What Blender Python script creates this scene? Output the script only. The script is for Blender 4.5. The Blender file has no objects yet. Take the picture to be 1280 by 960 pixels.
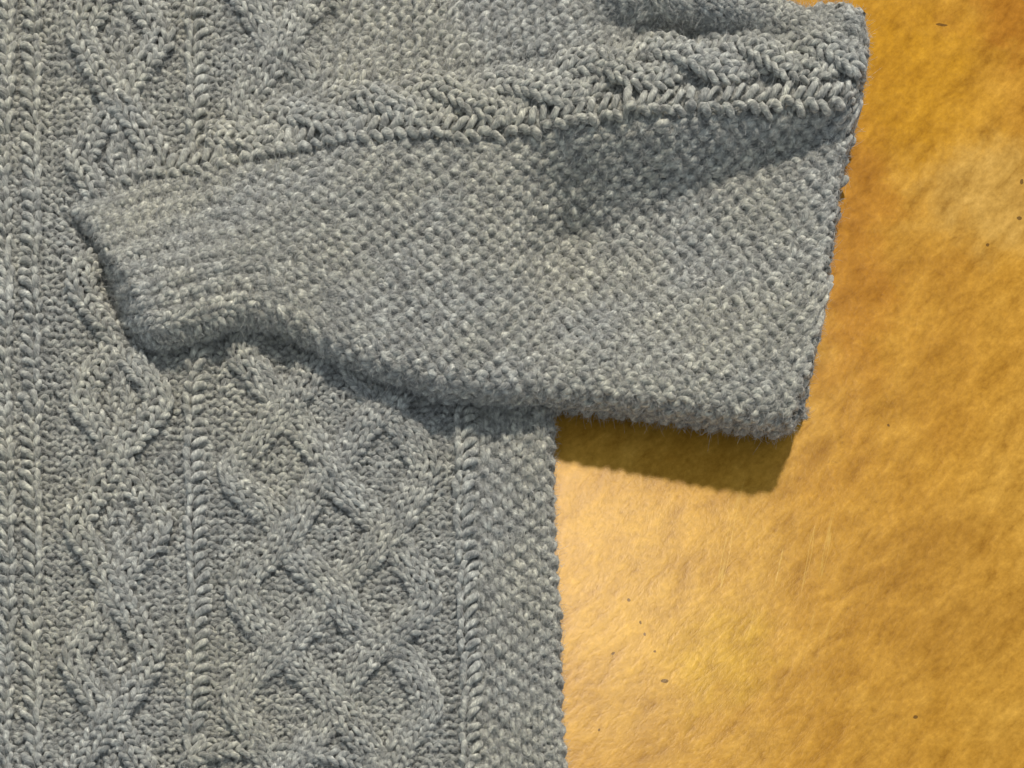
import bpy, math
import numpy as np

rng = np.random.default_rng(7)
PX = 0.00027                 # metres per photograph pixel on the table
CAMH = 0.62                  # camera height above the table, metres
CAMX, CAMY = -0.08, -0.43    # the photographer stands at the lower side of the picture

# ------------------------------------------------------------------ camera, light, exposure
scene = bpy.context.scene
cam_d = bpy.data.cameras.new('camera')
cam = bpy.data.objects.new('camera', cam_d)
scene.collection.objects.link(cam)
cam.location = (CAMX, CAMY, CAMH)
cam.rotation_euler = (0, 0, 0)
cam_d.sensor_width = 36
cam_d.lens = 36 * CAMH / (1280 * PX)
cam_d.shift_x = -CAMX / (1280 * PX)
cam_d.shift_y = -CAMY / (1280 * PX)
cam_d.clip_start = 0.01
cam_d.clip_end = 50
scene.camera = cam

world = bpy.data.worlds.new('World')
scene.world = world
world.use_nodes = True
bg = world.node_tree.nodes['Background']
bg.inputs['Color'].default_value = (0.80, 0.90, 1.0, 1)
bg.inputs['Strength'].default_value = 0.60


def area_lamp(name, loc, target, size, power, color):
    d = bpy.data.lights.new(name, 'AREA')
    d.shape = 'DISK'
    d.size = size
    d.energy = power
    d.color = color
    o = bpy.data.objects.new(name, d)
    scene.collection.objects.link(o)
    o.location = loc
    v = np.array(target) - np.array(loc)
    from mathutils import Vector
    o.rotation_euler = Vector(v).to_track_quat('-Z', 'Y').to_euler()
    return o


# the lamp above the far side of the table: it throws the shadows down the picture and glows in the gold paint
area_lamp('key_lamp', (0.20, 1.15, 1.98), (0.02, -0.05, 0.0), 0.17, 57.0, (1.0, 0.91, 0.78))

vs = scene.view_settings
vs.view_transform = 'Standard'
vs.look = 'None'
vs.exposure = 0.0
vs.gamma = 1.0
vs.use_curve_mapping = False
scene.render.resolution_x = 1024
scene.render.resolution_y = 768


# ------------------------------------------------------------------ small maths helpers
def sstep(a, b, x):
    t = np.clip((np.asarray(x, float) - a) / (b - a), 0, 1)
    return t * t * (3 - 2 * t)


def wobble(seed, lam, x, y):
    """smooth pseudo-noise, about -1..1, feature size lam pixels"""
    r = np.random.default_rng(seed)
    out = 0
    for k in range(6):
        a = r.uniform(0, 2 * math.pi)
        f = 2 * math.pi / (lam * r.uniform(0.7, 1.5))
        out = out + np.sin(f * (np.cos(a) * x + np.sin(a) * y) + r.uniform(0, 6.3))
    return out / 3.0


def resample(pts, n=400, smooth=24):
    p = np.array(pts, float)
    d = np.r_[0, np.cumsum(np.hypot(*np.diff(p, axis=0).T))]
    s = np.linspace(0, d[-1], n)
    q = np.c_[np.interp(s, d, p[:, 0]), np.interp(s, d, p[:, 1])]
    if smooth:
        k = max(3, n // smooth) | 1
        pad = k // 2
        w = np.hanning(k + 2)[1:-1]
        w /= w.sum()
        for c in range(2):
            e = np.r_[2 * q[0, c] - q[pad:0:-1, c], q[:, c], 2 * q[-1, c] - q[-2:-pad - 2:-1, c]]
            q[:, c] = np.convolve(e, w, 'valid')
        d = np.r_[0, np.cumsum(np.hypot(*np.diff(q, axis=0).T))]
        s = np.linspace(0, d[-1], n)
        q = np.c_[np.interp(s, d, q[:, 0]), np.interp(s, d, q[:, 1])]
    return q, d[-1]


class Curve2:
    def __init__(self, pts, smooth=24):
        self.q, self.length = resample(pts, 500, smooth)
        self.t = np.linspace(0, 1, len(self.q))

    def __call__(self, s):
        s = np.asarray(s, float)
        x = np.interp(s, self.t, self.q[:, 0])
        y = np.interp(s, self.t, self.q[:, 1])
        e0 = np.minimum(s, 0)
        e1 = np.maximum(s - 1, 0)
        d0 = (self.q[3] - self.q[0]) / self.t[3]
        d1 = (self.q[-1] - self.q[-4]) / (self.t[-1] - self.t[-4])
        return x + e0 * d0[0] + e1 * d1[0], y + e0 * d0[1] + e1 * d1[1]

    def normal(self, s):
        x0, y0 = self(s - 0.004)
        x1, y1 = self(s + 0.004)
        tx, ty = x1 - x0, y1 - y0
        l = np.hypot(tx, ty) + 1e-9
        return ty / l, -tx / l


# ------------------------------------------------------------------ layout of the garment (photograph pixels)
SEAM_LOW = [(164, 434), (150, 402), (136, 352), (112, 298), (88, 262)]
SEAM_UP = [(88, 262), (130, 243), (230, 197), (310, 163), (375, 108), (415, 40), (432, -30), (440, -110)]
B_C = Curve2([(164, 432), (200, 430), (250, 420), (300, 406), (345, 409), (400, 436), (480, 471), (560, 492), (690, 502), (800, 512), (900, 526), (960, 534), (984, 533), (1001, 520)])
R_C = Curve2([(88, 262), (130, 247), (200, 229), (300, 212), (380, 197), (440, 184), (500, 180), (560, 182), (640, 180), (705, 165), (800, 154), (900, 149), (1064, 144)])
C0_C = Curve2([(215, 206), (300, 184), (420, 163), (520, 149), (620, 141), (700, 132), (800, 118), (900, 112), (1074, 108)])
C1_C = Curve2([(316, 158), (400, 122), (500, 98), (600, 80), (700, 66), (800, 44), (900, 38), (980, 42), (1081, 50)])
T_C = Curve2([(440, -110), (560, -104), (700, -82), (820, -45), (900, -20), (960, 0), (1020, 12), (1076, 24)])
CUFF = [(1001, 520), (1006, 480), (1030, 350), (1050, 200), (1064, 144), (1074, 108), (1081, 60), (1076, 24)]

sleeve_poly = np.array(list(map(tuple, B_C.q[::20])) + CUFF[1:-1] + list(map(tuple, T_C.q[::-25])) + SEAM_UP[::-1][1:] + SEAM_LOW[::-1][1:-1], float)


def inside(poly, x, y):
    r = np.zeros(x.shape, bool)
    n = len(poly)
    for i in range(n):
        x0, y0 = poly[i]
        x1, y1 = poly[(i + 1) % n]
        c = ((y0 > y) != (y1 > y))
        xi = (x1 - x0) * (y - y0) / ((y1 - y0) if y1 != y0 else 1e-9) + x0
        r ^= c & (x < xi)
    return r


def dist_poly(pts, x, y):
    d = np.full(x.shape, 1e9)
    p = np.array(pts, float)
    for a, b in zip(p[:-1], p[1:]):
        ab = b - a
        t = np.clip(((x - a[0]) * ab[0] + (y - a[1]) * ab[1]) / (ab @ ab + 1e-9), 0, 1)
        d = np.minimum(d, np.hypot(x - a[0] - t * ab[0], y - a[1] - t * ab[1]))
    return d


# height fields, rasterised every 3 px
GX = np.arange(-140, 1180, 3.0)
GY = np.arange(-180, 1120, 3.0)
gx, gy = np.meshgrid(GX, GY)
dl = dist_poly(SEAM_LOW, gx, gy)
du_ = dist_poly(SEAM_UP, gx, gy)
db = dist_poly(B_C.q[::12], gx, gy)
ins = inside(sleeve_poly, gx, gy)
depth = np.where(ins, 1, -1) * np.minimum(np.minimum(dl, du_), db)
depth_s = np.where(ins, 1, -1) * np.minimum(dl, du_)

# the body lies on its own back panel
HB = 26 + 2.5 * wobble(3, 260, gx, gy) + 1.2 * wobble(4, 90, gx, gy)
HB -= 14 * sstep(-12, 6, np.where(ins, 1, -1) * dl) * np.exp(-(dl / 40) ** 2) * sstep(255, 290, gy)
HB -= 12 * np.exp(-(dl / 18) ** 2) * sstep(250, 290, gy)                       # pulled into the underarm crease
HB -= 16 * sstep(0, 22, depth)                           # tucks under the sleeve

# the sleeve: a flattened tube, high over the body, lower towards the cuff
HS = 66 + 14 * sstep(300, 640, gx) - 10 * sstep(720, 980, gx) + 2.6 * wobble(11, 240, gx, gy) + 1.2 * wobble(12, 80, gx, gy)
ridge_on = sstep(610, 715, gx)
rr0 = np.clip((gy + 0.05 * (gx - 850) - 142) / (150 - 110 * np.clip((gx - 720) / 330, 0, 1)), 0, 1)
drop_w = 138 - 98 * np.clip((gx - 700) / 350, 0, 1)
HS += ridge_on * (22 - 0.68 * drop_w * (0.65 * rr0 + 0.35 * sstep(0, 1, rr0)) + 0.42 * drop_w * sstep(300, 480, gy))
HS += 6 * np.exp(-((gy - (160 - 0.09 * (gx - 500))) / 60) ** 2) * (1 - ridge_on)
val = sstep(720, 800, gx) * (1 - sstep(930, 985, gx))
HS += val * (16 * sstep(44, -8, gy - 0.10 * (gx - 860)) - 12 * np.exp(-((gy - 44 - 0.12 * (gx - 860)) / 16) ** 2))
HS -= 10 * sstep(200, -110, gy) * (1 - val)
up = du_ / (du_ + dl + 1e-6)                              # 0 at the upper seam, 1 at the underarm crease
wr = 120 - 82 * up
tt = np.clip(np.minimum(du_ / 150, dl / 34), 0, 1)
ease = np.sqrt(np.clip(1 - (1 - tt) ** 2, 0, 1))
ease = np.where(du_ / 150 < dl / 34, 0.5 * ease + 0.5 * sstep(0, 1, tt), tt)
seam_z = 23 - 17 * np.exp(-(dl / 24) ** 2) * sstep(255, 300, gy)
HS = seam_z + (HS - seam_z) * np.where(ins, ease, 0)


def sampler(F):
    def f(x, y):
        i = np.clip((x - GX[0]) / 3.0, 0, len(GX) - 1.001)
        j = np.clip((y - GY[0]) / 3.0, 0, len(GY) - 1.001)
        i0 = i.astype(int)
        j0 = j.astype(int)
        a = i - i0
        b = j - j0
        return ((F[j0, i0] * (1 - a) + F[j0, i0 + 1] * a) * (1 - b) + (F[j0 + 1, i0] * (1 - a) + F[j0 + 1, i0 + 1] * a) * b)
    return f


hb, hs, dep, dep_s = sampler(HB), sampler(HS), sampler(depth), sampler(depth_s)

BODY_Z = 27.0
SLEEVE_Z = hs


def to_world(x, y, z, nominal):
    """garment layout is given as seen from the camera; nominal is the height at which that point of the cloth lies"""
    k = 1 - nominal * PX / CAMH
    X = CAMX + ((x - 640) * PX - CAMX) * k
    Y = CAMY + ((480 - y) * PX - CAMY) * k
    return np.stack([X, Y, z * PX + 0 * X], -1)


# ------------------------------------------------------------------ materials
def new_mat(name):
    m = bpy.data.materials.new(name)
    m.use_nodes = True
    nt = m.node_tree
    return m, nt, nt.nodes['Principled BSDF']


def N(nt, kind, **kw):
    n = nt.nodes.new(kind)
    for k, v in kw.items():
        setattr(n, k, v)
    return n


def ramp(nt, stops, interp='LINEAR'):
    n = nt.nodes.new('ShaderNodeValToRGB')
    cr = n.color_ramp
    cr.interpolation = interp
    while len(cr.elements) < len(stops):
        cr.elements.new(0.5)
    for e, (p, c) in zip(cr.elements, stops):
        e.position = p
        e.color = c if len(c) == 4 else (*c, 1)
    return n


def mixc(nt, a, b, fac, mode='MIX'):
    n = nt.nodes.new('ShaderNodeMix')
    n.data_type = 'RGBA'
    n.blend_type = mode
    L = nt.links.new
    for sock, v in ((n.inputs[6], a), (n.inputs[7], b), (n.inputs[0], fac)):
        if hasattr(v, 'is_linked') or hasattr(v, 'links'):
            L(v, sock)
        elif isinstance(v, (int, float)):
            sock.default_value = v
        else:
            sock.default_value = (*v, 1) if len(v) == 3 else v
    return n.outputs[2]


def wool_material():
    m, nt, p = new_mat('heather_wool')
    L = nt.links.new
    at = N(nt, 'ShaderNodeAttribute', attribute_name='yarn')
    tc = N(nt, 'ShaderNodeTexCoord')
    fib = N(nt, 'ShaderNodeTexNoise')           # fibres: streaks along the yarn
    fib.inputs['Scale'].default_value = 1.0
    fib.inputs['Detail'].default_value = 3.0
    fib.inputs['Roughness'].default_value = 0.7
    L(at.outputs['Vector'], fib.inputs['Vector'])
    r1 = ramp(nt, [(0.28, (0.15, 0.158, 0.158)), (0.44, (0.29, 0.296, 0.282)), (0.58, (0.40, 0.402, 0.375)), (0.72, (0.66, 0.66, 0.62))])
    L(fib.outputs['Fac'], r1.inputs[0])
    big = N(nt, 'ShaderNodeTexNoise')           # dye lots: blue grey against olive grey
    big.inputs['Scale'].default_value = 26.0
    big.inputs['Detail'].default_value = 3.0
    L(tc.outputs['Object'], big.inputs['Vector'])
    r2 = ramp(nt, [(0.40, (0.97, 0.985, 0.99)), (0.60, (1.05, 1.02, 0.90))])
    L(big.outputs['Fac'], r2.inputs[0])
    c = mixc(nt, r1.outputs[0], r2.outputs[0], 0.75, 'MULTIPLY')
    med = N(nt, 'ShaderNodeTexNoise')           # uneven spinning, light and dark lengths of yarn
    med.inputs['Scale'].default_value = 420.0
    med.inputs['Detail'].default_value = 1.5
    L(tc.outputs['Object'], med.inputs['Vector'])
    r3 = ramp(nt, [(0.30, (0.46, 0.46, 0.47)), (0.50, (0.83, 0.83, 0.82)), (0.70, (1.48, 1.47, 1.42))])
    L(med.outputs['Fac'], r3.inputs[0])
    c = mixc(nt, c, r3.outputs[0], 0.9, 'MULTIPLY')
    L(c, p.inputs['Base Color'])
    p.inputs['Roughness'].default_value = 0.92
    p.inputs['Specular IOR Level'].default_value = 0.15
    p.inputs['Sheen Weight'].default_value = 0.25
    p.inputs['Sheen Roughness'].default_value = 0.6
    p.inputs['Subsurface Weight'].default_value = 0.45
    p.inputs['Subsurface Radius'].default_value = (1.0, 0.95, 0.85)
    p.inputs['Subsurface Scale'].default_value = 0.0010
    bmp = N(nt, 'ShaderNodeBump')
    bmp.inputs['Strength'].default_value = 0.8
    bmp.inputs['Distance'].default_value = 0.0006
    L(fib.outputs['Fac'], bmp.inputs['Height'])
    L(bmp.outputs[0], p.inputs['Normal'])
    return m


def fuzz_material():
    m, nt, p = new_mat('wool_fibre')
    L = nt.links.new
    tc = N(nt, 'ShaderNodeTexCoord')
    n = N(nt, 'ShaderNodeTexNoise')
    n.inputs['Scale'].default_value = 900
    L(tc.outputs['Object'], n.inputs['Vector'])
    r = ramp(nt, [(0.35, (0.24, 0.245, 0.24)), (0.55, (0.42, 0.415, 0.385)), (0.70, (0.75, 0.74, 0.69))])
    L(n.outputs['Fac'], r.inputs[0])
    L(r.outputs[0], p.inputs['Base Color'])
    p.inputs['Roughness'].default_value = 0.8
    p.inputs['Specular IOR Level'].default_value = 0.2
    return m


def lining_material():
    m, nt, p = new_mat('inner_knit')
    L = nt.links.new
    tc = N(nt, 'ShaderNodeTexCoord')
    v = N(nt, 'ShaderNodeTexVoronoi')
    v.inputs['Scale'].default_value = 330
    L(tc.outputs['Object'], v.inputs['Vector'])
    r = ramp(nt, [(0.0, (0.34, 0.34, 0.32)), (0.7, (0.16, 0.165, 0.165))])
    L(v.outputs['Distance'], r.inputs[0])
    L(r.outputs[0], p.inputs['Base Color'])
    p.inputs['Roughness'].default_value = 0.95
    p.inputs['Specular IOR Level'].default_value = 0.1
    b = N(nt, 'ShaderNodeBump')
    b.inputs['Strength'].default_value = 0.8
    b.inputs['Distance'].default_value = 0.001
    b.invert = True
    L(v.outputs['Distance'], b.inputs['Height'])
    L(b.outputs[0], p.inputs['Normal'])
    return m


def gold_material():
    m, nt, p = new_mat('brushed_gold_paint')
    L = nt.links.new
    tc = N(nt, 'ShaderNodeTexCoord')

    def noise(scale, detail=4, rough=0.55, rot=None, sc=None, dist=0.0):
        n = N(nt, 'ShaderNodeTexNoise')
        n.inputs['Scale'].default_value = scale
        n.inputs['Detail'].default_value = detail
        n.inputs['Roughness'].default_value = rough
        n.inputs['Distortion'].default_value = dist
        if rot is not None:
            mp = N(nt, 'ShaderNodeMapping')
            mp.vector_type = 'TEXTURE'
            mp.inputs['Rotation'].default_value = (0, 0, rot)
            mp.inputs['Scale'].default_value = sc
            L(tc.outputs['Object'], mp.inputs['Vector'])
            L(mp.outputs[0], n.inputs['Vector'])
        else:
            L(tc.outputs['Object'], n.inputs['Vector'])
        return n.outputs['Fac']

    def patch(c, x, y, rx, ry, col, k=1.0, soft=0.5, hard=False):
        """a patch of another colour at a place on the table"""
        mp = N(nt, 'ShaderNodeMapping')
        mp.vector_type = 'TEXTURE'
        mp.inputs['Location'].default_value = ((x - 640) * PX, (480 - y) * PX, 0)
        mp.inputs['Scale'].default_value = (rx * PX, ry * PX, 1)
        L(warp.outputs[0], mp.inputs['Vector'])
        g = N(nt, 'ShaderNodeTexGradient', gradient_type='SPHERICAL')
        L(mp.outputs[0], g.inputs['Vector'])
        rg_ = ramp(nt, [(0.0, (0, 0, 0)), (0.25 if hard else soft + 0.3, (k, k, k))], 'EASE')
        L(g.outputs['Fac'], rg_.inputs[0])
        return mixc(nt, c, col, rg_.outputs[0])

    wn = N(nt, 'ShaderNodeTexNoise')
    wn.inputs['Scale'].default_value = 55
    wn.inputs['Detail'].default_value = 5
    wn.inputs['Roughness'].default_value = 0.65
    L(tc.outputs['Object'], wn.inputs['Vector'])
    wsub = N(nt, 'ShaderNodeVectorMath', operation='SUBTRACT')
    wsub.inputs[1].default_value = (0.5, 0.5, 0.5)
    L(wn.outputs['Color'], wsub.inputs[0])
    wsc = N(nt, 'ShaderNodeVectorMath', operation='MULTIPLY')
    wsc.inputs[1].default_value = (0.05, 0.05, 0)
    L(wsub.outputs[0], wsc.inputs[0])
    warp = N(nt, 'ShaderNodeVectorMath', operation='ADD')
    L(tc.outputs['Object'], warp.inputs[0])
    L(wsc.outputs[0], warp.inputs[1])

    patches = noise(16, 6, 0.62, dist=0.1)
    r = ramp(nt, [(0.32, (0.42, 0.205, 0.022)), (0.48, (0.49, 0.255, 0.032)), (0.62, (0.53, 0.290, 0.045))])
    L(patches, r.inputs[0])
    c = r.outputs[0]
    c = patch(c, 780, 760, 300, 330, (0.56, 0.335, 0.066), 0.7)  # paler paint tone, with some of the lamp's glow painted into the colour
    c = patch(c, 1120, 100, 170, 190, (0.46, 0.230, 0.009), 0.85)
    c = patch(c, 1275, 15, 130, 60, (0.36, 0.145, 0.012), 0.8)
    c = patch(c, 1070, 330, 70, 280, (0.42, 0.185, 0.016), 0.7)  # darker, redder amber along the right edge of the cuff
    c = patch(c, 1240, 240, 150, 100, (0.50, 0.305, 0.075), 0.8)
    c = patch(c, 895, 825, 100, 90, (0.57, 0.345, 0.030), 0.6)
    c = patch(c, 1180, 750, 190, 160, (0.43, 0.220, 0.030), 0.7)
    dab = noise(170, 8, 0.72, 0.80, (2.1, 1.0, 1), 0.2)      # short diagonal dabs of the brush
    rd = ramp(nt, [(0.30, (0.62, 0.55, 0.40)), (0.43, (0.90, 0.88, 0.82)), (0.52, (1.02, 1.02, 1.02)), (0.60, (1.13, 1.15, 1.22)), (0.70, (1.32, 1.38, 1.60))])
    L(dab, rd.inputs[0])
    c = mixc(nt, c, (0.81, 0.785, 0.71), 1.0, 'MULTIPLY')
    c = mixc(nt, c, rd.outputs[0], 0.95, 'MULTIPLY')
    mid = noise(60, 6, 0.62, 0.6, (1.8, 1.0, 1), 0.3)          # broader sweeps of a wide brush
    rm = ramp(nt, [(0.34, (0.88, 0.85, 0.78)), (0.5, (1.0, 1.0, 1.0)), (0.66, (1.10, 1.12, 1.18))])
    L(mid, rm.inputs[0])
    c = mixc(nt, c, rm.outputs[0], 0.9, 'MULTIPLY')
    fine = noise(520, 4, 0.7)
    rf = ramp(nt, [(0.3, (0.78, 0.76, 0.70)), (0.7, (1.16, 1.16, 1.18))])
    L(fine, rf.inputs[0])
    c = mixc(nt, c, rf.outputs[0], 0.8, 'MULTIPLY')
    # fine scratches swept through the paint
    scr = noise(300, 2, 0.5, -0.22, (0.8, 16.0, 1), 0.25)
    rs = ramp(nt, [(0.63, (0, 0, 0)), (0.66, (0.45, 0.45, 0.45)), (0.70, (0, 0, 0))])
    L(scr, rs.inputs[0])
    area = patch((0, 0, 0), 955, 700, 190, 150, (1, 1, 1), 1.0)
    scratch = mixc(nt, (0, 0, 0), area, rs.outputs[0])
    c = mixc(nt, c, (0.60, 0.40, 0.10), scratch)
    spots = N(nt, 'ShaderNodeTexVoronoi')                      # small dark chips
    spots.inputs['Scale'].default_value = 75
    L(warp.outputs[0], spots.inputs['Vector'])
    sp = ramp(nt, [(0.03, (1, 1, 1)), (0.07, (0, 0, 0))])
    L(spots.outputs['Distance'], sp.inputs[0])
    gate = noise(24, 1)
    rg = ramp(nt, [(0.60, (0, 0, 0)), (0.66, (0.6, 0.6, 0.6))])
    L(gate, rg.inputs[0])
    chip = mixc(nt, (0, 0, 0), sp.outputs[0], rg.outputs[0])
    c = mixc(nt, c, (0.14, 0.070, 0.015), chip)
    warp = tc_warp = N(nt, 'ShaderNodeVectorMath', operation='ADD')
    wsc2 = N(nt, 'ShaderNodeVectorMath', operation='MULTIPLY')
    wsc2.inputs[1].default_value = (0.004, 0.004, 0)
    L(wsub.outputs[0], wsc2.inputs[0])
    L(tc.outputs['Object'], warp.inputs[0])
    L(wsc2.outputs[0], warp.inputs[1])
    for x, y, rx, ry in ((1272, 271, 6, 4), (1279, 228, 4, 6), (1111, 533, 3, 3), (1178, 30, 13, 3), (1235, 306, 4, 4), (786, 750, 4, 4),
                         (800, 778, 3, 4), (804, 792, 3, 4), (766, 818, 4, 3), (818, 815, 4, 3), (830, 852, 9, 4), (748, 912, 3, 3), (1142, 896, 5, 4)):
        c = patch(c, x, y, rx * 0.62, ry * 0.62, (0.075, 0.036, 0.008), 0.8, hard=True)
    L(c, p.inputs['Base Color'])
    p.inputs['Metallic'].default_value = 0.012
    p.inputs['Specular IOR Level'].default_value = 0.07
    rr = ramp(nt, [(0.3, (0.22, 0.22, 0.22)), (0.7, (0.29, 0.29, 0.29))])
    L(dab, rr.inputs[0])
    L(rr.outputs[0], p.inputs['Roughness'])

    def madd(a_, k_, b_):
        n_ = N(nt, 'ShaderNodeMath', operation='MULTIPLY_ADD')
        L(a_, n_.inputs[0])
        n_.inputs[1].default_value = k_
        L(b_, n_.inputs[2])
        return n_.outputs[0]
    hgt = madd(fine, 0.22, dab)
    bw = N(nt, 'ShaderNodeRGBToBW')
    L(scratch, bw.inputs[0])
    hgt = madd(bw.outputs[0], 0.06, hgt)
    b = N(nt, 'ShaderNodeBump')
    p.inputs['Coat Weight'].default_value = 0.0
    p.inputs['Coat Roughness'].default_value = 0.27
    b.inputs['Strength'].default_value = 0.16
    b.inputs['Distance'].default_value = 0.0010
    L(hgt, b.inputs['Height'])
    L(b.outputs[0], p.inputs['Normal'])
    return m


WOOL, FUZZ, LINING, GOLD = wool_material(), fuzz_material(), lining_material(), gold_material()


# ------------------------------------------------------------------ mesh helpers
def link(o, parent=None, kind=None):
    scene.collection.objects.link(o)
    if parent is not None:
        o.parent = parent
    if kind:
        o['kind'] = kind
    return o


def quad_mesh(name, verts, quads, mat, attr=None, smooth=True):
    me = bpy.data.meshes.new(name)
    nv, nq = len(verts), len(quads)
    me.vertices.add(nv)
    me.vertices.foreach_set('co', np.ascontiguousarray(verts, np.float32).ravel())
    me.loops.add(nq * 4)
    me.loops.foreach_set('vertex_index', np.ascontiguousarray(quads, np.int32).ravel())
    me.polygons.add(nq)
    me.polygons.foreach_set('loop_start', np.arange(0, nq * 4, 4, dtype=np.int32))
    me.polygons.foreach_set('use_smooth', np.full(nq, smooth, bool))
    me.update(calc_edges=True)
    if attr is not None:
        a = me.attributes.new('yarn', 'FLOAT_VECTOR', 'POINT')
        a.data.foreach_set('vector', np.ascontiguousarray(attr, np.float32).ravel())
    me.materials.append(mat)
    return me


SIDES = 7
fuzz_bank = {}


def tubes(name, pos, nrm, rad, keep, parent, bank, kind='stuff', flat=0.0):
    """pos, nrm: (rows, n, 3) yarn centre lines in metres; rad: (rows, n); keep: (rows, n) bool"""
    R, n, _ = pos.shape
    tan = np.empty_like(pos)
    tan[:, 1:-1] = pos[:, 2:] - pos[:, :-2]
    tan[:, 0] = pos[:, 1] - pos[:, 0]
    tan[:, -1] = pos[:, -1] - pos[:, -2]
    seg = np.linalg.norm(np.diff(pos, axis=1), axis=-1)
    arc = np.concatenate([np.zeros((R, 1)), np.cumsum(seg, 1)], 1)
    tan /= np.linalg.norm(tan, axis=-1, keepdims=True) + 1e-12
    side = np.cross(tan, nrm)
    side /= np.linalg.norm(side, axis=-1, keepdims=True) + 1e-12
    upv = np.cross(side, tan)
    al = np.arange(SIDES) * 2 * math.pi / SIDES
    ca, sa = np.cos(al), np.sin(al)
    twist = arc / (9.0 * PX)                                    # two plies
    ply = 1 + 0.13 * np.cos(2 * (al[None, None, :] - twist[..., None] * 2 * math.pi / 2))
    ring = rad[..., None] * ply
    radial = side[..., None, :] * ca[:, None] + upv[..., None, :] * (sa * (1 - flat))[:, None]
    v = pos[..., None, :] + radial * ring[..., None]
    rowid = rng.uniform(0, 500, R)[:, None, None]
    ph = al[None, None, :] - twist[..., None] * 2.2
    att = np.stack([(arc / PX * 0.22)[..., None] + rowid + 0 * ph, 2.1 * np.cos(ph), 2.1 * np.sin(ph)], -1)
    idx = np.arange(R * n * SIDES).reshape(R, n, SIDES)
    a = idx[:, :-1, :]
    b = idx[:, 1:, :]
    q = np.stack([a, np.roll(a, -1, 2), np.roll(b, -1, 2), b], -1)
    k = keep[:, :-1] & keep[:, 1:]
    q = q[k].reshape(-1, 4)
    v = v.reshape(-1, 3)
    att = att.reshape(-1, 3)
    used = np.zeros(len(v), bool)
    used[q.ravel()] = True
    remap = np.cumsum(used) - 1
    me = quad_mesh(name, v[used], remap[q], WOOL, att[used])
    o = link(bpy.data.objects.new(name, me), parent, kind)
    # remember surface samples for the fuzz
    radial_f = radial.reshape(-1, 3)[used]
    tan_f = np.repeat(tan.reshape(-1, 1, 3), SIDES, 1).reshape(-1, 3)[used]
    nrm_f = np.repeat(nrm.reshape(-1, 1, 3), SIDES, 1).reshape(-1, 3)[used]
    facing = (radial_f * nrm_f).sum(-1) > 0.05
    fuzz_bank.setdefault(bank, []).append((v[used][facing], radial_f[facing], tan_f[facing], nrm_f[facing]))
    return o


def knit(name, P, cols, rows, stype, r, parent, bank, nominal, hide=None, seg=18, a=1.7, hamp=0.80, dz=1.3,
         skew=0.0, jit=0.09, u0=0.0, v0=0.0, kind='stuff', rvar=0.09):
    """A knitted patch: `rows` courses of `cols` stitches laid over the surface P(u, v) (pixels).
    stype (rows, cols): +1 knit, -1 purl. Each course is one yarn looping through the course below."""
    phi = (np.arange(seg) / seg) * 2 * math.pi - math.pi
    i = np.repeat(np.arange(cols), seg)
    ph = np.tile(phi, cols)
    i = np.r_[i, cols - 1]
    ph = np.r_[ph, math.pi]
    n = len(ph)
    j = np.arange(rows)[:, None]
    s = stype[:, i].astype(float)
    left = stype[:, np.maximum(i - 1, 0)]
    right = stype[:, np.minimum(i + 1, cols - 1)]
    e = sstep(0.62, 1.0, np.abs(ph) / math.pi)[None, :] * 0.5
    nb = np.where(ph[None, :] < 0, left, right)
    s = s * (1 - e) + nb * e
    hj = 1 + jit * 1.6 * rng.standard_normal((rows, cols))[:, i]
    uj = jit * rng.standard_normal((rows, cols))[:, i] * np.cos(ph / 2) ** 2
    vj = jit * 1.2 * rng.standard_normal((rows, cols))[:, i] * np.cos(ph / 2) ** 2
    u = u0 + i + 0.5 + ph / (2 * math.pi) + a * np.sin(2 * ph) / (2 * math.pi)
    u = u[None, :] + uj + skew * np.cos(ph)[None, :]
    v = v0 + j + 0.5 + hamp * np.cos(ph)[None, :] * hj + vj
    zo = -s * dz * r * np.cos(2 * ph)[None, :]
    zo = zo + 0.35 * r * rng.standard_normal((rows, cols))[:, i] * np.cos(ph / 2) ** 2
    ee = 0.15

    def W(uu, vv):
        res = P(uu, vv)
        nom = res[3] if len(res) > 3 else (nominal(res[0], res[1]) if callable(nominal) else nominal)
        return res[0], res[1], to_world(res[0], res[1], res[2], nom)
    x, y, c0 = W(u, v)
    d1 = W(u + ee, v)[2] - c0
    d2 = W(u, v + ee)[2] - c0
    nn = np.cross(d1, d2)
    nn /= np.linalg.norm(nn, axis=-1, keepdims=True) + 1e-14
    # outward side
    if nn[rows // 2, n // 2, 2] < 0:
        nn = -nn
    pos = c0 + nn * (zo * PX)[..., None]
    rad = r * PX * np.clip(1 + rvar * rng.standard_normal((rows, cols))[:, i], 0.75, 1.3)
    kk = max(3, seg // 2) | 1
    w = np.ones(kk) / kk
    rad = np.apply_along_axis(lambda q: np.convolve(np.pad(q, kk // 2, 'edge'), w, 'valid'), 1, rad)
    # plump legs, thinner where the loops pass through each other
    rad = rad * (0.90 + 0.16 * np.sin(ph) ** 2)[None, :]
    # uneven hand spinning
    wn = rng.standard_normal((rows, n + 8, 3))
    ker = np.hanning(11)[1:-1]
    ker /= math.sqrt((ker ** 2).sum())
    wn = np.apply_along_axis(lambda q: np.convolve(q, ker, 'valid'), 1, wn)
    pos = pos + wn * (0.13 * r * PX)
    keep = np.ones((rows, n), bool) if hide is None else ~hide(x, y)
    return tubes(name, pos, nn, rad, keep, parent, bank, kind)


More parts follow.
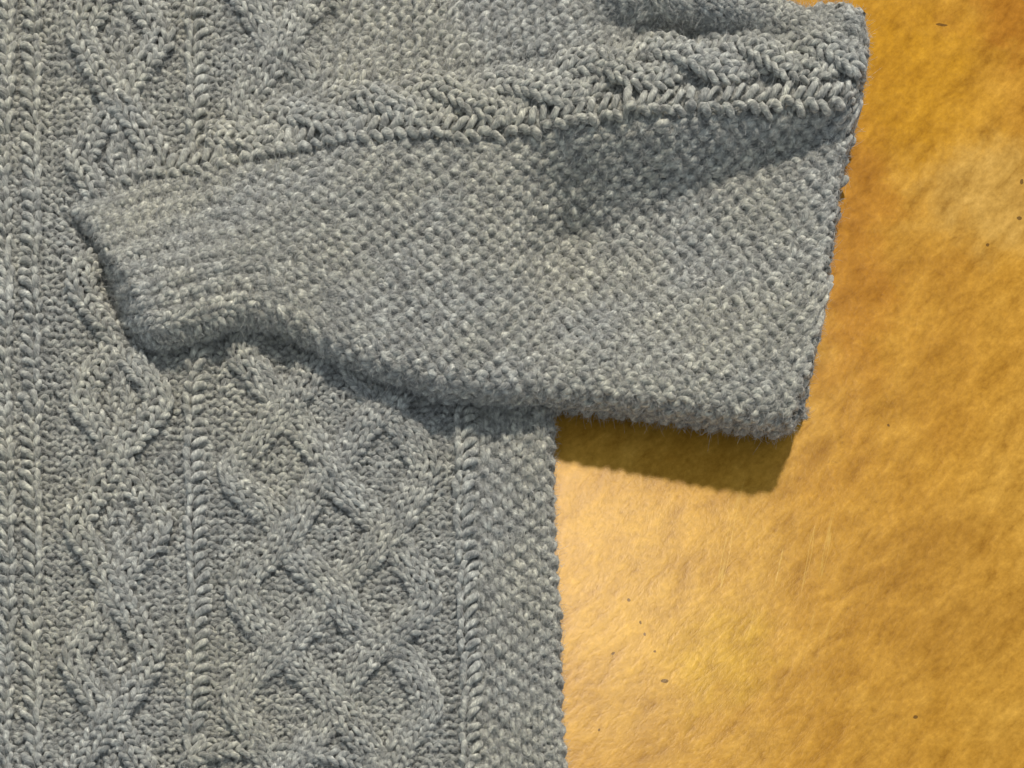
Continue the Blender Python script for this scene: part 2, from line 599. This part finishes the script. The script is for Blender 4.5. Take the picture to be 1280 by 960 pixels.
def strip(name, path, width, n, row_h, H, base, parent, bank, nominal, r=3.2, zfun=None, crown=4.0, hide=None, stype=1, **kw):
    """a ribbon of n wales that follows a path over the surface: cable strands and ribs"""
    c = Curve2(path, kw.pop('smooth', 24))
    rows = int(c.length / row_h)
    shear = kw.pop('shear', None)

    def P(u, v):
        s = v / rows
        x, y = c(s)
        nx, ny = c.normal(s)
        if shear is not None:
            sx, sy, k = shear
            sgn = np.sign(nx * sx + ny * sy + 1e-9)
            nx = nx * (1 - k) + sx * k * sgn
            ny = ny * (1 - k) + sy * k * sgn
            ln = np.hypot(nx, ny)
            nx, ny = nx / ln, ny / ln
        l = (u / n - 0.5)
        x = x + nx * l * width
        y = y + ny * l * width
        z = H(x, y) + base + crown * (1 - (2 * l) ** 2)
        if zfun is not None:
            z = z + zfun(s)
        return x, y, z
    st = np.full((rows, n), stype)
    return knit(name, P, n, rows, st, r, parent, bank, nominal, hide=hide, **kw)


# ------------------------------------------------------------------ the table
def build_table():
    n = 2
    w = 1.6
    verts = [(-w, -w, 0), (w, -w, 0), (w, w, 0), (-w, w, 0), (-w, -w, -0.03), (w, -w, -0.03), (w, w, -0.03), (-w, w, -0.03)]
    faces = [(0, 1, 2, 3), (7, 6, 5, 4), (4, 5, 1, 0), (5, 6, 2, 1), (6, 7, 3, 2), (7, 4, 0, 3)]
    me = bpy.data.meshes.new('tabletop')
    me.from_pydata(verts, [], faces)
    me.materials.append(GOLD)
    o = link(bpy.data.objects.new('tabletop', me), kind='structure')
    o['label'] = 'golden ochre painted tabletop with brushed dabs and small dark chips'
    o['category'] = 'table'
    return o


build_table()

# ------------------------------------------------------------------ the sweater
sweater = link(bpy.data.objects.new('knitted_sweater', None))
sweater['label'] = 'grey heather cable-knit wool sweater lying flat with its wide sleeve spread out'
sweater['category'] = 'sweater'
sweater.empty_display_size = 0.05


def slab(name, X, Y, ZT, zb, nominal, parent, label):
    """closed sheet: the fabric layer under the stitches. X, Y, ZT grids (m, n); zb the underside grid"""
    m, n = X.shape
    nominal = nominal(X, Y) if callable(nominal) else nominal
    top = to_world(X, Y, ZT, nominal).reshape(-1, 3)
    bot = to_world(X, Y, zb, nominal).reshape(-1, 3)
    idx = np.arange(m * n).reshape(m, n)
    q = np.stack([idx[:-1, :-1], idx[1:, :-1], idx[1:, 1:], idx[:-1, 1:]], -1).reshape(-1, 4)
    off = m * n
    qb = q[:, ::-1] + off
    rim = np.r_[idx[0, :-1], idx[:-1, -1], idx[-1, :0:-1], idx[:0:-1, 0]]
    nx = np.roll(rim, -1)
    qs = np.stack([rim, nx, nx + off, rim + off], -1)
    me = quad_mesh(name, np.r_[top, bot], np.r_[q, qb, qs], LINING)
    o = link(bpy.data.objects.new(name, me), parent)
    if label:
        o['label'] = label
    return o


# --- body ---
def right_edge(y):
    return 690 + 16 * np.clip((y - 515) / 445, -0.3, 1.3) + 1.5 * np.sin(y / 37.0)


CW, RH = 13.5, 10.6
X0, Y1 = -72.0, 1032.0


def edge_roll(x, y):
    d = right_edge(y) - x
    t = np.clip(d / 16.0, 0, 1)
    return -19 * (1 - np.sqrt(np.clip(1 - (1 - t) ** 2, 0, 1)))


gxb = np.linspace(0, 1, 90)
gyb = np.linspace(-72, 1030, 130)
yy = np.repeat(gyb[:, None], 90, 1)
xx = X0 + (right_edge(yy) - 7 - X0) * gxb[None, :]
zz = np.maximum(hb(xx, yy) - 5.5 + edge_roll(xx, yy) * 0.9, 3.0)
body = slab('body', xx, yy, zz, 0 * zz + 0.8, BODY_Z, sweater, 'body of the sweater covered in cables and lattice')


def hide_body(x, y):
    return (dep(x, y) > 24) | ((dep_s(x, y) > 5) & (x < 175) & (y > 275) & (y < 440))


GUT = [(70, 9), (216, 8), (270, 8), (560, 8)]


def ground_z(x, y):
    z = hb(x, y) + edge_roll(x, y)
    for gxc, gw in GUT:
        z = z - 3.0 * np.exp(-((x - gxc) / gw) ** 2)
    return z


NB = 57
rows_b = int((Y1 + 72) / RH)


def make_body_P(col0):
    def P(u, v):
        y = Y1 - v * RH
        f = (u + col0) / NB
        x = X0 + (right_edge(y) + 1 - X0) * f + 1.6 * wobble(21, 120, 0 * y + f * 700, y)
        # the last column turns down over the side seam
        return x, y, ground_z(x, y)
    return P


# purl ground of the cable panels (columns 0..49) and the moss stitch border (columns 49..57)
moss_cols = 8
ground_cols = NB - moss_cols
st = -np.ones((rows_b, ground_cols), int)
st[:, -1] = 1
knit('purl_ground', make_body_P(0), ground_cols, rows_b, st, 3.15, body, 'body', BODY_Z, hide=hide_body, seg=16, a=1.2, hamp=0.8, jit=0.10, dz=1.0)
jj, ii = np.meshgrid(np.arange(rows_b), np.arange(moss_cols), indexing='ij')
st = np.where((jj + ii) % 2 == 0, 1, -1)
knit('moss_stitch_border', make_body_P(ground_cols), moss_cols, rows_b, st, 3.6, body, 'body', BODY_Z, hide=hide_body, seg=18, a=1.15, hamp=0.76, jit=0.08, dz=0.8)

# two wide strands crossing to diamonds, left
cross_y = np.array([-170, -20, 130, 280, 430, 580, 745, 905, 1060, 1215.])


def zig(p):
    return np.arcsin(0.985 * np.sin(math.pi * p)) / math.asin(0.985)


ys = np.arange(1030, -72, -3.0)
ph = np.interp(ys, cross_y, np.arange(len(cross_y)))
cx = 149 - 10 * sstep(560, 960, ys)
for nested in (0, 1):
    for sg in (1, -1):
        zg = zig(ph)
        if nested:        # a single wale echoing the diamond inside it
            xs = cx + sg * np.maximum(48 * np.abs(zg) - 36, 1)
            zf_ = -5.5 + 0 * ph
            wd, nw, rr_ = 13, 1, 3.1
        else:
            xs = cx + sg * 49 * zg + 3 * wobble(27 + sg, 110, 0 * ys, ys)
            zf_ = 1.8 * sg * np.cos(math.pi * (ph - np.round(ph))) ** 2
            wd, nw, rr_ = 33, 2, 3.4
        path = np.c_[xs, ys]
        arc = np.r_[0, np.cumsum(np.hypot(*np.diff(path, axis=0).T))]
        arc /= arc[-1]
        strip('cable_strand', path, wd, nw, 11.2, hb, 6.4, body, 'body', BODY_Z, r=rr_, crown=3.0, smooth=60, shear=(1, 0, 0.25),
              zfun=(lambda s, arc=arc, zf_=zf_: np.interp(s, arc, zf_)), hide=hide_body, jit=0.11)

# four-strand lattice, centre
pp = (ys - 590) / 75.0 + 0.13 * wobble(77, 260, 0 * ys, ys)


def tri(p):
    p = np.mod(p, 8)
    return np.where(p < 4, p, 8 - p)


for k in range(4):
    ker = np.hanning(17)
    ker /= ker.sum()
    tx = tri(pp + 2 * k)
    txs = np.convolve(np.pad(tx, 8, 'edge'), ker, 'valid')
    xs = 290 + 63.5 * txs + 9 * wobble(31 + k, 120, txs * 60, ys)
    path = np.c_[xs, ys]
    dirn = np.where(np.mod(pp + 2 * k, 8) < 4, 1.0, -1.0)
    ker = np.hanning(25)
    ker /= ker.sum()
    dirn = np.convolve(np.pad(dirn, 12, 'edge'), ker, 'valid')
    zf_ = 2.2 * dirn * np.cos(math.pi * pp)
    arc = np.r_[0, np.cumsum(np.hypot(*np.diff(path, axis=0).T))]
    arc /= arc[-1]
    strip('cable_strand', path, 36, 3, 11.4, hb, 4.8, body, 'body', BODY_Z, r=3.1, crown=3.4, jit=0.13, smooth=24, shear=(1, 0, 0.3),
          zfun=(lambda s, arc=arc, zf_=zf_: np.interp(s, arc, zf_)), hide=hide_body)

# slipped-stitch ribs standing between the cable panels
for xr, wd, sk in ((8, 18, 0.10), (42, 22, 0.16), (-30, 20, 0.16), (243, 25, -0.22), (578, 24, -0.3)):
    xs = xr + 2.5 * wobble(int(50 + xr), 240, 0 * ys, ys)
    if xr == 578:
        xs = xs + 12 * np.clip((ys - 515) / 445, 0, 1.2)
    strip('slipped_stitch_rib', np.c_[xs, ys], wd, 1, 14.0, hb, 2.2, body, 'body', BODY_Z, r=3.95, crown=2.4, hide=hide_body,
          hamp=0.66, skew=sk, a=1.5, jit=0.13)

# hem ridge
strip('hem_ridge', [(226, 956), (250, 946), (300, 941), (360, 943), (410, 952), (470, 962)], 18, 1, 12, hb, 6, body, 'body', BODY_Z, r=3.4, crown=2.0)


# --- sleeve ---
def sleeve_slab():
    m, n = 120, 70
    s = np.linspace(0.006, 0.993, m)[:, None] * np.ones((1, n))
    t = np.linspace(0, 1, n)[None, :] * np.ones((m, 1))
    bx, by = B_C(s)
    rx, ry = R_C(s)
    c0x, c0y = C0_C(s)
    c1x, c1y = C1_C(s)
    tx, ty = T_C(s)
    kx = [bx, rx, c0x, c1x, tx]
    ky = [by, ry, c0y, c1y, ty]
    brk = [0, 0.55, 0.62, 0.75, 1.0]
    X = np.zeros_like(t)
    Y = np.zeros_like(t)
    for a in range(4):
        w = np.clip((t - brk[a]) / (brk[a + 1] - brk[a]), 0, 1)
        sel = (t >= brk[a]) & (t <= brk[a + 1])
        X = np.where(sel, kx[a] * (1 - w) + kx[a + 1] * w, X)
        Y = np.where(sel, ky[a] * (1 - w) + ky[a + 1] * w, Y)
    top = hs(X, Y) - 5.5
    edge = np.minimum(t / 0.06, 1)
    top = top - 26 * (1 - np.sqrt(1 - (1 - edge) ** 2))
    e2 = np.clip((1 - t) / 0.05, 0, 1)
    top = top - 18 * (1 - np.sqrt(1 - (1 - e2) ** 2))
    # inset the outline a little
    Y = Y - 9 * (1 - edge) + 8 * (1 - e2)
    end = np.clip((1 - s) / 0.03, 0, 1)
    top = top - 8 * (1 - np.sqrt(1 - (1 - end) ** 2))
    X = X - 5 * (1 - end)
    on_body = (X < right_edge(Y) - 4)
    und = np.where(on_body, hb(X, Y) - 2, 27.0)
    und = np.minimum(und, top - 3)
    return slab('sleeve', X[:, ::-1], Y[:, ::-1], top[:, ::-1], und[:, ::-1], (top + 5.5)[:, ::-1], sweater, 'wide moss stitch sleeve spread to the right')


sleeve = sleeve_slab()
ARC = 5
LOW_COLS = 35
rows_s = 88


def cuff_drop(s, length=930.0):
    t = np.clip((1 - s) * length / 13.0, 0, 1)
    return -10 * (1 - np.sqrt(np.clip(1 - (1 - t) ** 2, 0, 1)))


def P_low(u, v):
    s = v / rows_s
    bx, by = B_C(s)
    rx, ry = R_C(s)
    dx, dy = rx - bx, ry - by
    Lr = np.hypot(dx, dy)
    dx, dy = dx / Lr, dy / Lr
    om = np.minimum(30, 0.15 * Lr)
    D = 27.0 * sstep(-0.02, 0.06, s) + 2 + 5 * sstep(0.3, 0.6, s)
    be = np.radians(-30 + 120 * np.clip(u / ARC, 0, 1))
    q = om * (1 - np.cos(be))
    lin = np.clip((u - ARC) / (LOW_COLS - ARC), 0, 1.2)
    q = np.where(u > ARC, om + lin * (Lr - om), q)
    # uneven tension across the sleeve
    x = bx + dx * q
    y = by + dy * q
    z = hs(bx + dx * np.maximum(q, om), by + dy * np.maximum(q, om)) - np.where(u > ARC, 0, D * (1 - np.sin(be))) + cuff_drop(s)
    z = z + (1.1 + 3.0 * (1 - sstep(11, 18, u))) * np.cos(2 * math.pi * (u - 1.0) / 4) * (1 - sstep(0.14, 0.32, s)) * sstep(2, 5, u)
    wx = 2.2 * wobble(41, 90, x, y) + 1.0 * wobble(43, 40, x, y)
    wy = 2.0 * wobble(42, 90, x, y) + 0.8 * wobble(44, 40, x, y)
    f = sstep(ARC, ARC + 3, u)
    x = x + wx * f
    y = y + wy * f
    top = hs(bx + dx * np.maximum(q, om), by + dy * np.maximum(q, om))
    nom = np.where(u > ARC, hs(x, y), top - D * (1 - np.sin(np.maximum(be, 0))))
    return x, y, z, nom


jj, ii = np.meshgrid(np.arange(rows_s), np.arange(LOW_COLS), indexing='ij')
st = np.where((jj + ii) % 2 == 0, 1, -1)
# the three wales along the underarm fold and the gathers by the armhole read as ribs
rib_to = 17 + 7 * np.sin(np.arange(LOW_COLS) * 0.9) * np.cos(np.arange(LOW_COLS) * 0.37) + rng.integers(-3, 4, LOW_COLS)
ribbed = jj < rib_to[None, :]
st = np.where(ribbed & (ii % 4 < 2), 1, st)
st = np.where(ribbed & (ii % 4 >= 2), -1, st)
knit('moss_stitch_panel', P_low, LOW_COLS, rows_s, st, 3.85, sleeve, 'sleeve', SLEEVE_Z, seg=18, a=1.3, hamp=0.76, jit=0.12, dz=0.86)

# rib and cable ground between the two moss panels
GC = 5


def P_mid(u, v):
    s = v / rows_s
    ax, ay = R_C(s)
    sx = np.clip((s * 1.0), 0, 1)
    # the rib and cable start later along the seam, so slide their start
    bx, by = C1_C(np.clip((s - 0.0) / 1.0, 0, 1.02))
    t = u / 9.0
    x = ax + (bx - ax) * t
    y = ay + (by - ay) * t
    return x, y, hs(x, y) - 2.5 + cuff_drop(s)


knit('purl_ground', P_mid, 9, rows_s, -np.ones((rows_s, 9), int), 3.2, sleeve, 'sleeve', SLEEVE_Z, seg=16, a=1.2, hamp=0.8, jit=0.10, dz=1.0)

s_ = np.linspace(0.0, 0.995, 200)
rx, ry = R_C(s_)
c0x, c0y = C0_C(s_)
c0x2 = c0x
# rib centre line: between R and C0 by matching x
c0q = np.interp(rx, C0_C.q[:, 0], C0_C.q[:, 1], left=np.nan)
ribpath = [(150, 228), (215, 214), (300, 199), (380, 183), (440, 170), (500, 165), (560, 167), (640, 164), (705, 149), (800, 137), (900, 131), (980, 128), (1066, 126)]
strip('slipped_stitch_rib', ribpath, 30, 1, 15.0, hs, 2.6, sleeve, 'sleeve', SLEEVE_Z, r=4.2, crown=3.2, hamp=0.62, skew=0.15, a=1.6, jit=0.15,
      zfun=lambda s: cuff_drop(s, 920))

# rope cable of two strands along the sleeve
cab = Curve2([(262, 190), (320, 174), (380, 156), (440, 143), (500, 133), (560, 131), (640, 126), (690, 114), (745, 96), (820, 84), (900, 76), (980, 78), (1074, 80)])
ss = np.linspace(0, 1, 420)
bx, by = cab(ss)
nx, ny = cab.normal(ss)
grow = 0.72 + 0.28 * sstep(0, 0.5, ss)
for k in range(2):
    w = ss * cab.length / 96.0 * math.pi + k * math.pi + 0.5
    lat = 19 * grow * np.cos(w)
    path = np.c_[bx + nx * lat, by + ny * lat]
    arc = np.r_[0, np.cumsum(np.hypot(*np.diff(path, axis=0).T))]
    arc /= arc[-1]
    zz_ = 5.2 * np.sin(w)
    strip('cable_strand', path, 30, 2, 12.0, hs, 4.6, sleeve, 'sleeve', SLEEVE_Z, r=3.5, crown=4.0, jit=0.11, smooth=60, shear=(0, 1, 0.3),
          zfun=(lambda s, arc=arc, zz_=zz_: np.interp(s, arc, zz_) + cuff_drop(s, 850)))

# upper moss panel
UP_COLS = 13


def P_up(u, v):
    s = v / rows_s
    ax, ay = C1_C(s)
    tx, ty = T_C(s)
    t = u / UP_COLS
    x = ax + (tx - ax) * t
    y = ay + (ty - ay) * t
    e = np.clip((1 - t) * np.hypot(tx - ax, ty - ay) / 22.0, 0, 1)
    z = hs(x, y) - 20 * (1 - np.sqrt(1 - (1 - e) ** 2)) + cuff_drop(s)
    return x + 1.5 * wobble(61, 70, x, y), y + 1.2 * wobble(62, 70, x, y), z


jj, ii = np.meshgrid(np.arange(rows_s), np.arange(UP_COLS), indexing='ij')
st = np.where((jj + ii) % 2 == 0, 1, -1)
knit('moss_stitch_panel', P_up, UP_COLS, rows_s, st, 3.8, sleeve, 'sleeve', SLEEVE_Z, seg=18, a=1.3, hamp=0.76, jit=0.12, dz=0.86)

# second cable, running down to the upper cuff corner
cab2 = Curve2([(690, -66), (760, -36), (820, -8), (880, 14), (950, 30), (1010, 36), (1072, 42)])
ss = np.linspace(0, 1, 260)
bx, by = cab2(ss)
nx, ny = cab2.normal(ss)
for k in range(2):
    w = ss * cab2.length / 92.0 * math.pi + k * math.pi
    lat = 13 * np.cos(w)
    path = np.c_[bx + nx * lat, by + ny * lat]
    arc = np.r_[0, np.cumsum(np.hypot(*np.diff(path, axis=0).T))]
    arc /= arc[-1]
    zz_ = 4 * np.sin(w)
    strip('cable_strand', path, 30, 3, 11.2, hs, 2.5, sleeve, 'sleeve', SLEEVE_Z, r=3.0, crown=2.6, jit=0.11, smooth=60, shear=(0, 1, 0.3),
          zfun=(lambda s, arc=arc, zz_=zz_: np.interp(s, arc, zz_) + cuff_drop(s, 400)))

# bound-off edge of the cuff
strip('cuff_edge', [(x - 3, y) for x, y in CUFF[::-1]], 13, 1, 11, hs, -5, sleeve, 'sleeve', SLEEVE_Z, r=3.3, crown=2.0, hamp=0.85,
      hide=lambda x, y: y > 470)


# ------------------------------------------------------------------ loose fibres standing off the yarn
def fuzz(bank, parent, count, lo, hi):
    parts = fuzz_bank[bank]
    v = np.concatenate([p[0] for p in parts])
    rd = np.concatenate([p[1] for p in parts])
    tn = np.concatenate([p[2] for p in parts])
    nm = np.concatenate([p[3] for p in parts])
    sel = rng.integers(0, len(v), count)
    v, rd, tn, nm = v[sel], rd[sel], tn[sel], nm[sel]
    ln = rng.uniform(lo, hi, count) * PX
    long_ = rng.random(count) < 0.06
    ln = np.where(long_, ln * 2.0, ln)[:, None]
    rnd = rng.standard_normal((count, 3))
    d = tn * rng.choice([-1, 1], count)[:, None] * 0.9 + rd * 0.55 + rnd * 0.55
    d /= np.linalg.norm(d, axis=1, keepdims=True)
    bend = rng.standard_normal((count, 3)) * 0.5 - nm * 0.15
    pts = np.empty((count, 5, 3))
    for k in range(5):
        t = k / 4
        pts[:, k] = v + d * ln * t + bend * ln * (t * t) * 0.6
    pts[:, :, 2] = np.maximum(pts[:, :, 2], 0.0003)
    cu = bpy.data.hair_curves.new('wool_fuzz')
    cu.add_curves([5] * count)
    cu.points.foreach_set('position', pts.astype(np.float32).ravel())
    ra = cu.attributes.get('radius') or cu.attributes.new('radius', 'FLOAT', 'POINT')
    rr = np.tile(np.array([1, 0.95, 0.85, 0.7, 0.3]), count) * np.repeat(rng.uniform(0.7, 1.3, count), 5) * 0.000035
    ra.data.foreach_set('value', rr.astype(np.float32))
    cu.materials.append(FUZZ)
    o = bpy.data.objects.new('wool_fuzz', cu)
    link(o, parent, 'stuff')
    return o


fuzz('body', body, 380000, 3.0, 9.5)
fuzz('sleeve', sleeve, 340000, 3.0, 9.5)

tot = sum(len(m.polygons) * 2 for m in bpy.data.meshes)
print('triangles', tot)
